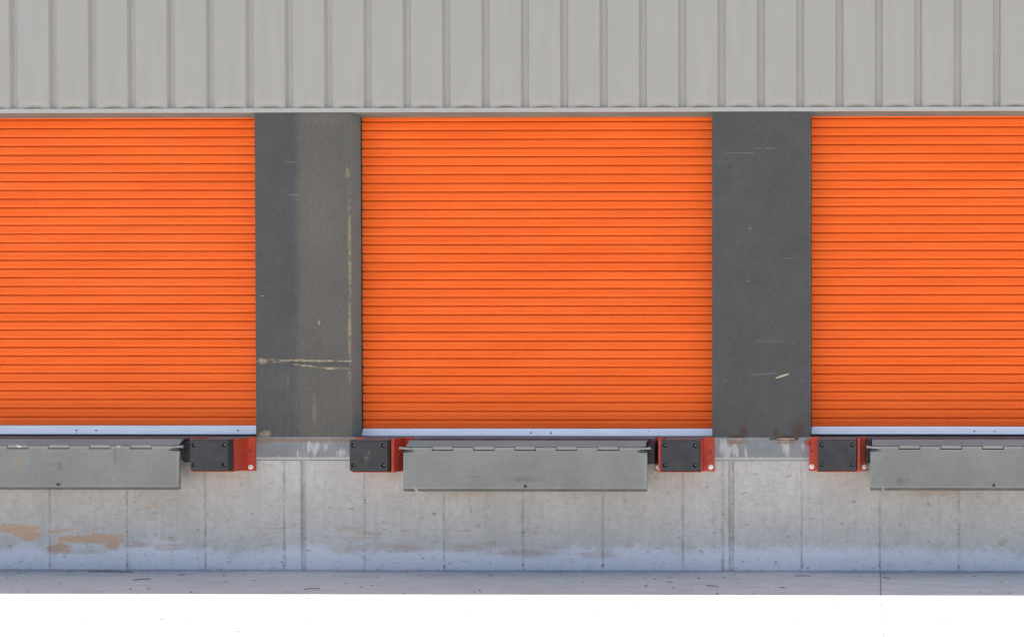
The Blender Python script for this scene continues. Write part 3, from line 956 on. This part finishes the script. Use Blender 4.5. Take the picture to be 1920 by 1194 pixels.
def bumper(px0, pl0, pl1, side, label, washers, holes, seed, dz=0.0):
    """px0: left edge of the rubber on the wall face; pl0/pl1: back plate edges; side: which side the leveler is on"""
    global bolt_me
    rnd = random.Random(seed)
    cx = X(px0) + RW / 2
    cz = Z((819.0 + 877.0) / 2) + dz
    zp0, zp1 = Z(882.5) + dz, Z(818.5) + dz
    root = empty('dock_bumper', (cx, 0, zp0))
    tag(root, label, 'dock bumper', 'dock bumpers beside the levelers')
    rl = Vector(root.location)
    # back plate
    bm = bmesh.new()
    fa, fb = cx - RW / 2 + 0.001, cx + RW / 2 + 0.001
    if side > 0:
        fb += 0.030
    else:
        fa -= 0.030
    if X(pl0) < fa - 0.004:
        add_box(bm, X(pl0), fa, -0.0065, -0.020, zp0, zp1, 0.003)
    if X(pl1) > fb + 0.004:
        add_box(bm, fb, X(pl1), -0.0065, -0.020, zp0, zp1, 0.003)
    add_box(bm, fa + 0.0005, fb - 0.0005, -0.0065, -0.019, zp0, zp1 - 0.045, 0.002)
    link('back_plate', bm, M['red'], root, loc=-rl)
    # spacer box the rubber is bolted to, and a shelf under it
    bm = bmesh.new()
    add_box(bm, cx - RW / 2 + 0.003, cx + RW / 2 - 0.001, -0.0205, -BOXD, cz - RH / 2 - 0.006, cz + RH / 2 - 0.006, 0.003)
    add_box(bm, cx - RW / 2 - 0.004, cx + RW / 2 + 0.002, -0.0205, -BOXD - 0.03, cz - RH / 2 - 0.013, cz - RH / 2 - 0.0065, 0.002)
    link('bracket_box', bm, M['red'], root, loc=-rl)
    # side plate towards the leveler
    bm = bmesh.new()
    xs = cx + side * (RW / 2 + 0.006)
    add_box(bm, xs, xs + side * 0.023, -0.0205, -BOXD - 0.032, cz - RH / 2 - 0.014, cz + RH / 2 + 0.003, 0.004)
    link('side_plate', bm, M['red'], root, loc=-rl)
    pad = bpy.data.objects.new('rubber_pad', rub_me)
    col.objects.link(pad)
    pad.parent = root
    pad.location = Vector((cx, -BOXD - 0.001, cz)) - rl
    for sx in (-1, 1):
        for sz in (-1, 1):
            if bolt_me is None:
                b = link('bolt', bbm, M['bolt'], pad)
                bolt_me = b.data
            else:
                b = bpy.data.objects.new('bolt', bolt_me)
                col.objects.link(b)
                b.parent = pad
            b.location = (sx * (RW / 2 - 0.036) + 0.003, -RUBD + 0.016, sz * 0.083 + 0.002)
            b.rotation_euler = (0, rnd.uniform(0, 1), 0)
    for (wx, wy) in washers:
        bm = bmesh.new()
        add_disc_y(bm, X(wx), Z(wy), -0.0195, -0.0245, 0.0215, 20)
        add_tube(bm, [(X(wx), -0.024, Z(wy)), (X(wx), -0.036, Z(wy))], [0.0105, 0.0095], 6)
        link('anchor_bolt', bm, M['zinc'], root, loc=-rl)
    for (hx, hy) in holes:
        bm = bmesh.new()
        add_disc_y(bm, X(hx), Z(hy), -0.018, -0.0212, 0.0085, 12)  # flat dark disc, colour stands in for shade in the hole
        link('hole', bm, M['hole'], root, loc=-rl)
    return root

bumper(396.2, 371, 481, -1, 'dock bumper showing a wide red bracket side, left of the worn panel',
       [(472.8, 875)], [(472, 846)], 1)
bumper(685, 668, 777, 1, 'scuffed dock bumper touching the foot of the worn panel, red bracket on its right',
       [], [], 2, -0.004)
bumper(1250, 1229.5, 1340, -1, 'dock bumper left of the clean panel foot with one white washer at its right',
       [(1333.3, 874.5), (1235, 875.5)], [(1333, 845.5)], 3)
b4 = bumper(1534.5, 1517, 1626, 1, 'dock bumper right of the clean panel foot with a white washer on both sides',
            [(1522, 873.5), (1620.3, 874)], [(1522, 844.5)], 4, 0.004)
# bent corner of its bracket
rl = Vector(b4.location)
bm = bmesh.new()
add_tube(bm, [(X(1509.5), -0.020, Z(829)), (X(1514), -0.018, Z(828.5)), (X(1520), -0.016, Z(832))], [0.013, 0.017, 0.016], 10)
link('bent_tab', bm, M['red'], b4, loc=-rl, smooth=True)

# ------------------------------------------------------------------ litter on the apron
def ground_pt(px, py):
    """point of the ground seen at this photo pixel"""
    d = ROT @ Vector((px - AX, -(py - AY), -FPX))
    return Vector((0, -D, CZ)) + d * (CZ / -d.z)

def twig(px0, py0, px1, py1, label, r=0.004):
    a, b = ground_pt(px0, py0), ground_pt(px1, py1)
    mid = (a + b) / 2
    bm = bmesh.new()
    n = 6
    pts = []
    for t in range(n + 1):
        p = a.lerp(b, t / n) - mid
        pts.append((p.x, p.y + 0.006 * mnoise.noise((t * 0.8, px0, 0)), r * 0.8 + 0.004 * math.sin(math.pi * t / n)))
    add_tube(bm, pts, [r * (0.5 + 0.5 * math.sin(math.pi * (0.15 + 0.7 * t / n))) for t in range(n + 1)], 6)
    o = link('twig', bm, M['twig'], None, loc=mid)
    tag(o, label, 'twig', 'dark twigs lying along the wall foot')

twig(166, 1071, 248, 1073, 'longest dark twig on the ground against the wall foot', 0.005)
twig(249, 1087.5, 283, 1085.5, 'short dark twig on shaded ground just right of the longest twig', 0.0045)
twig(570, 1104.5, 600, 1103.5, 'thin twig on shaded ground below the wide wall joint nearer the worn panel', 0.0035)
twig(1324, 1098, 1348, 1100, 'small dark twig on shaded ground left of the wide wall joint under the clean panel', 0.0035)
twig(1490, 1079.5, 1520, 1080, 'thin twig on shaded ground under the right dock bumper', 0.0035)
twig(1655, 1083, 1668, 1085, 'tiny dark twig on the ground just right of the ground crack', 0.004)

bm = bmesh.new()
rnd = random.Random(5)
for i in range(85):
    px = rnd.uniform(-60, 1980)
    py = 1071 + 43 * rnd.random() ** 1.5
    p = ground_pt(px, py)
    L = rnd.uniform(0.004, 0.018) * (2.0 if rnd.random() < .12 else 1)
    w = rnd.uniform(0.002, 0.006)
    a = rnd.gauss(0, 0.5)
    add_tube(bm, [p + Vector((-L * math.cos(a), -L * math.sin(a), 0.003)), p + Vector((0, 0, 0.004 + w * .4)), p + Vector((L * math.cos(a), L * math.sin(a), 0.003))], [w * .3, w * .7, w * .25], 5)
for i in range(46):
    px = rnd.uniform(-60, 1980)
    p = ground_pt(px, rnd.uniform(1116, 1185))
    L = rnd.uniform(0.004, 0.03)
    w = rnd.uniform(0.002, 0.005)
    a = rnd.gauss(0, 0.6)
    add_tube(bm, [p + Vector((-L * math.cos(a), -L * math.sin(a), 0.003)), p + Vector((0, 0, 0.004 + w * .4)), p + Vector((L * math.cos(a), L * math.sin(a), 0.003))], [w * .3, w * .7, w * .25], 5)
tag(link('grit', bm, M['twig']), 'dark grit and scraps scattered on the shaded ground', 'grit', kind='stuff')

# ------------------------------------------------------------------ light
SUN_EL = 81.15
SUN_AZ = 8.0      # degrees from straight behind the building, towards +X
w = bpy.data.worlds.new('World')
scn.world = w
w.use_nodes = True
nt = w.node_tree
bg = nt.nodes['Background']
sky = nt.nodes.new('ShaderNodeTexSky')
sky.sky_type = 'NISHITA'
sky.sun_disc = False
sky.sun_elevation = math.radians(SUN_EL)
sky.sun_rotation = math.radians(SUN_AZ)
nt.links.new(sky.outputs[0], bg.inputs[0])
bg.inputs[1].default_value = 0.115
sky.dust_density = 3.0
sd = bpy.data.lights.new('sun', 'SUN')
sd.energy = 4.6
sd.angle = math.radians(0.5)
sd.color = (1.0, 0.94, 0.85)
so = bpy.data.objects.new('sun', sd)
col.objects.link(so)
e, a = math.radians(SUN_EL), math.radians(SUN_AZ)
d = Vector((math.cos(e) * math.sin(a), math.cos(e) * math.cos(a), math.sin(e)))
so.rotation_euler = d.to_track_quat('Z', 'Y').to_euler()
so.location = d * 40

# ------------------------------------------------------------------ camera
cam = bpy.data.cameras.new('camera')
co = bpy.data.objects.new('camera', cam)
col.objects.link(co)
co.location = (0, -D, CZ)
co.rotation_euler = (math.radians(90) - PITCH, 0, YAW)
cam.sensor_width = 36
cam.lens = 36 * D / (1920 * S)
cam.shift_x = (960 - AX) / 1920
cam.shift_y = (AY - 597) / 1920
cam.clip_end = 1000
scn.camera = co
scn.view_settings.view_transform = 'Standard'
scn.view_settings.look = 'None'
scn.view_settings.gamma = 1
scn.view_settings.exposure = 1.0
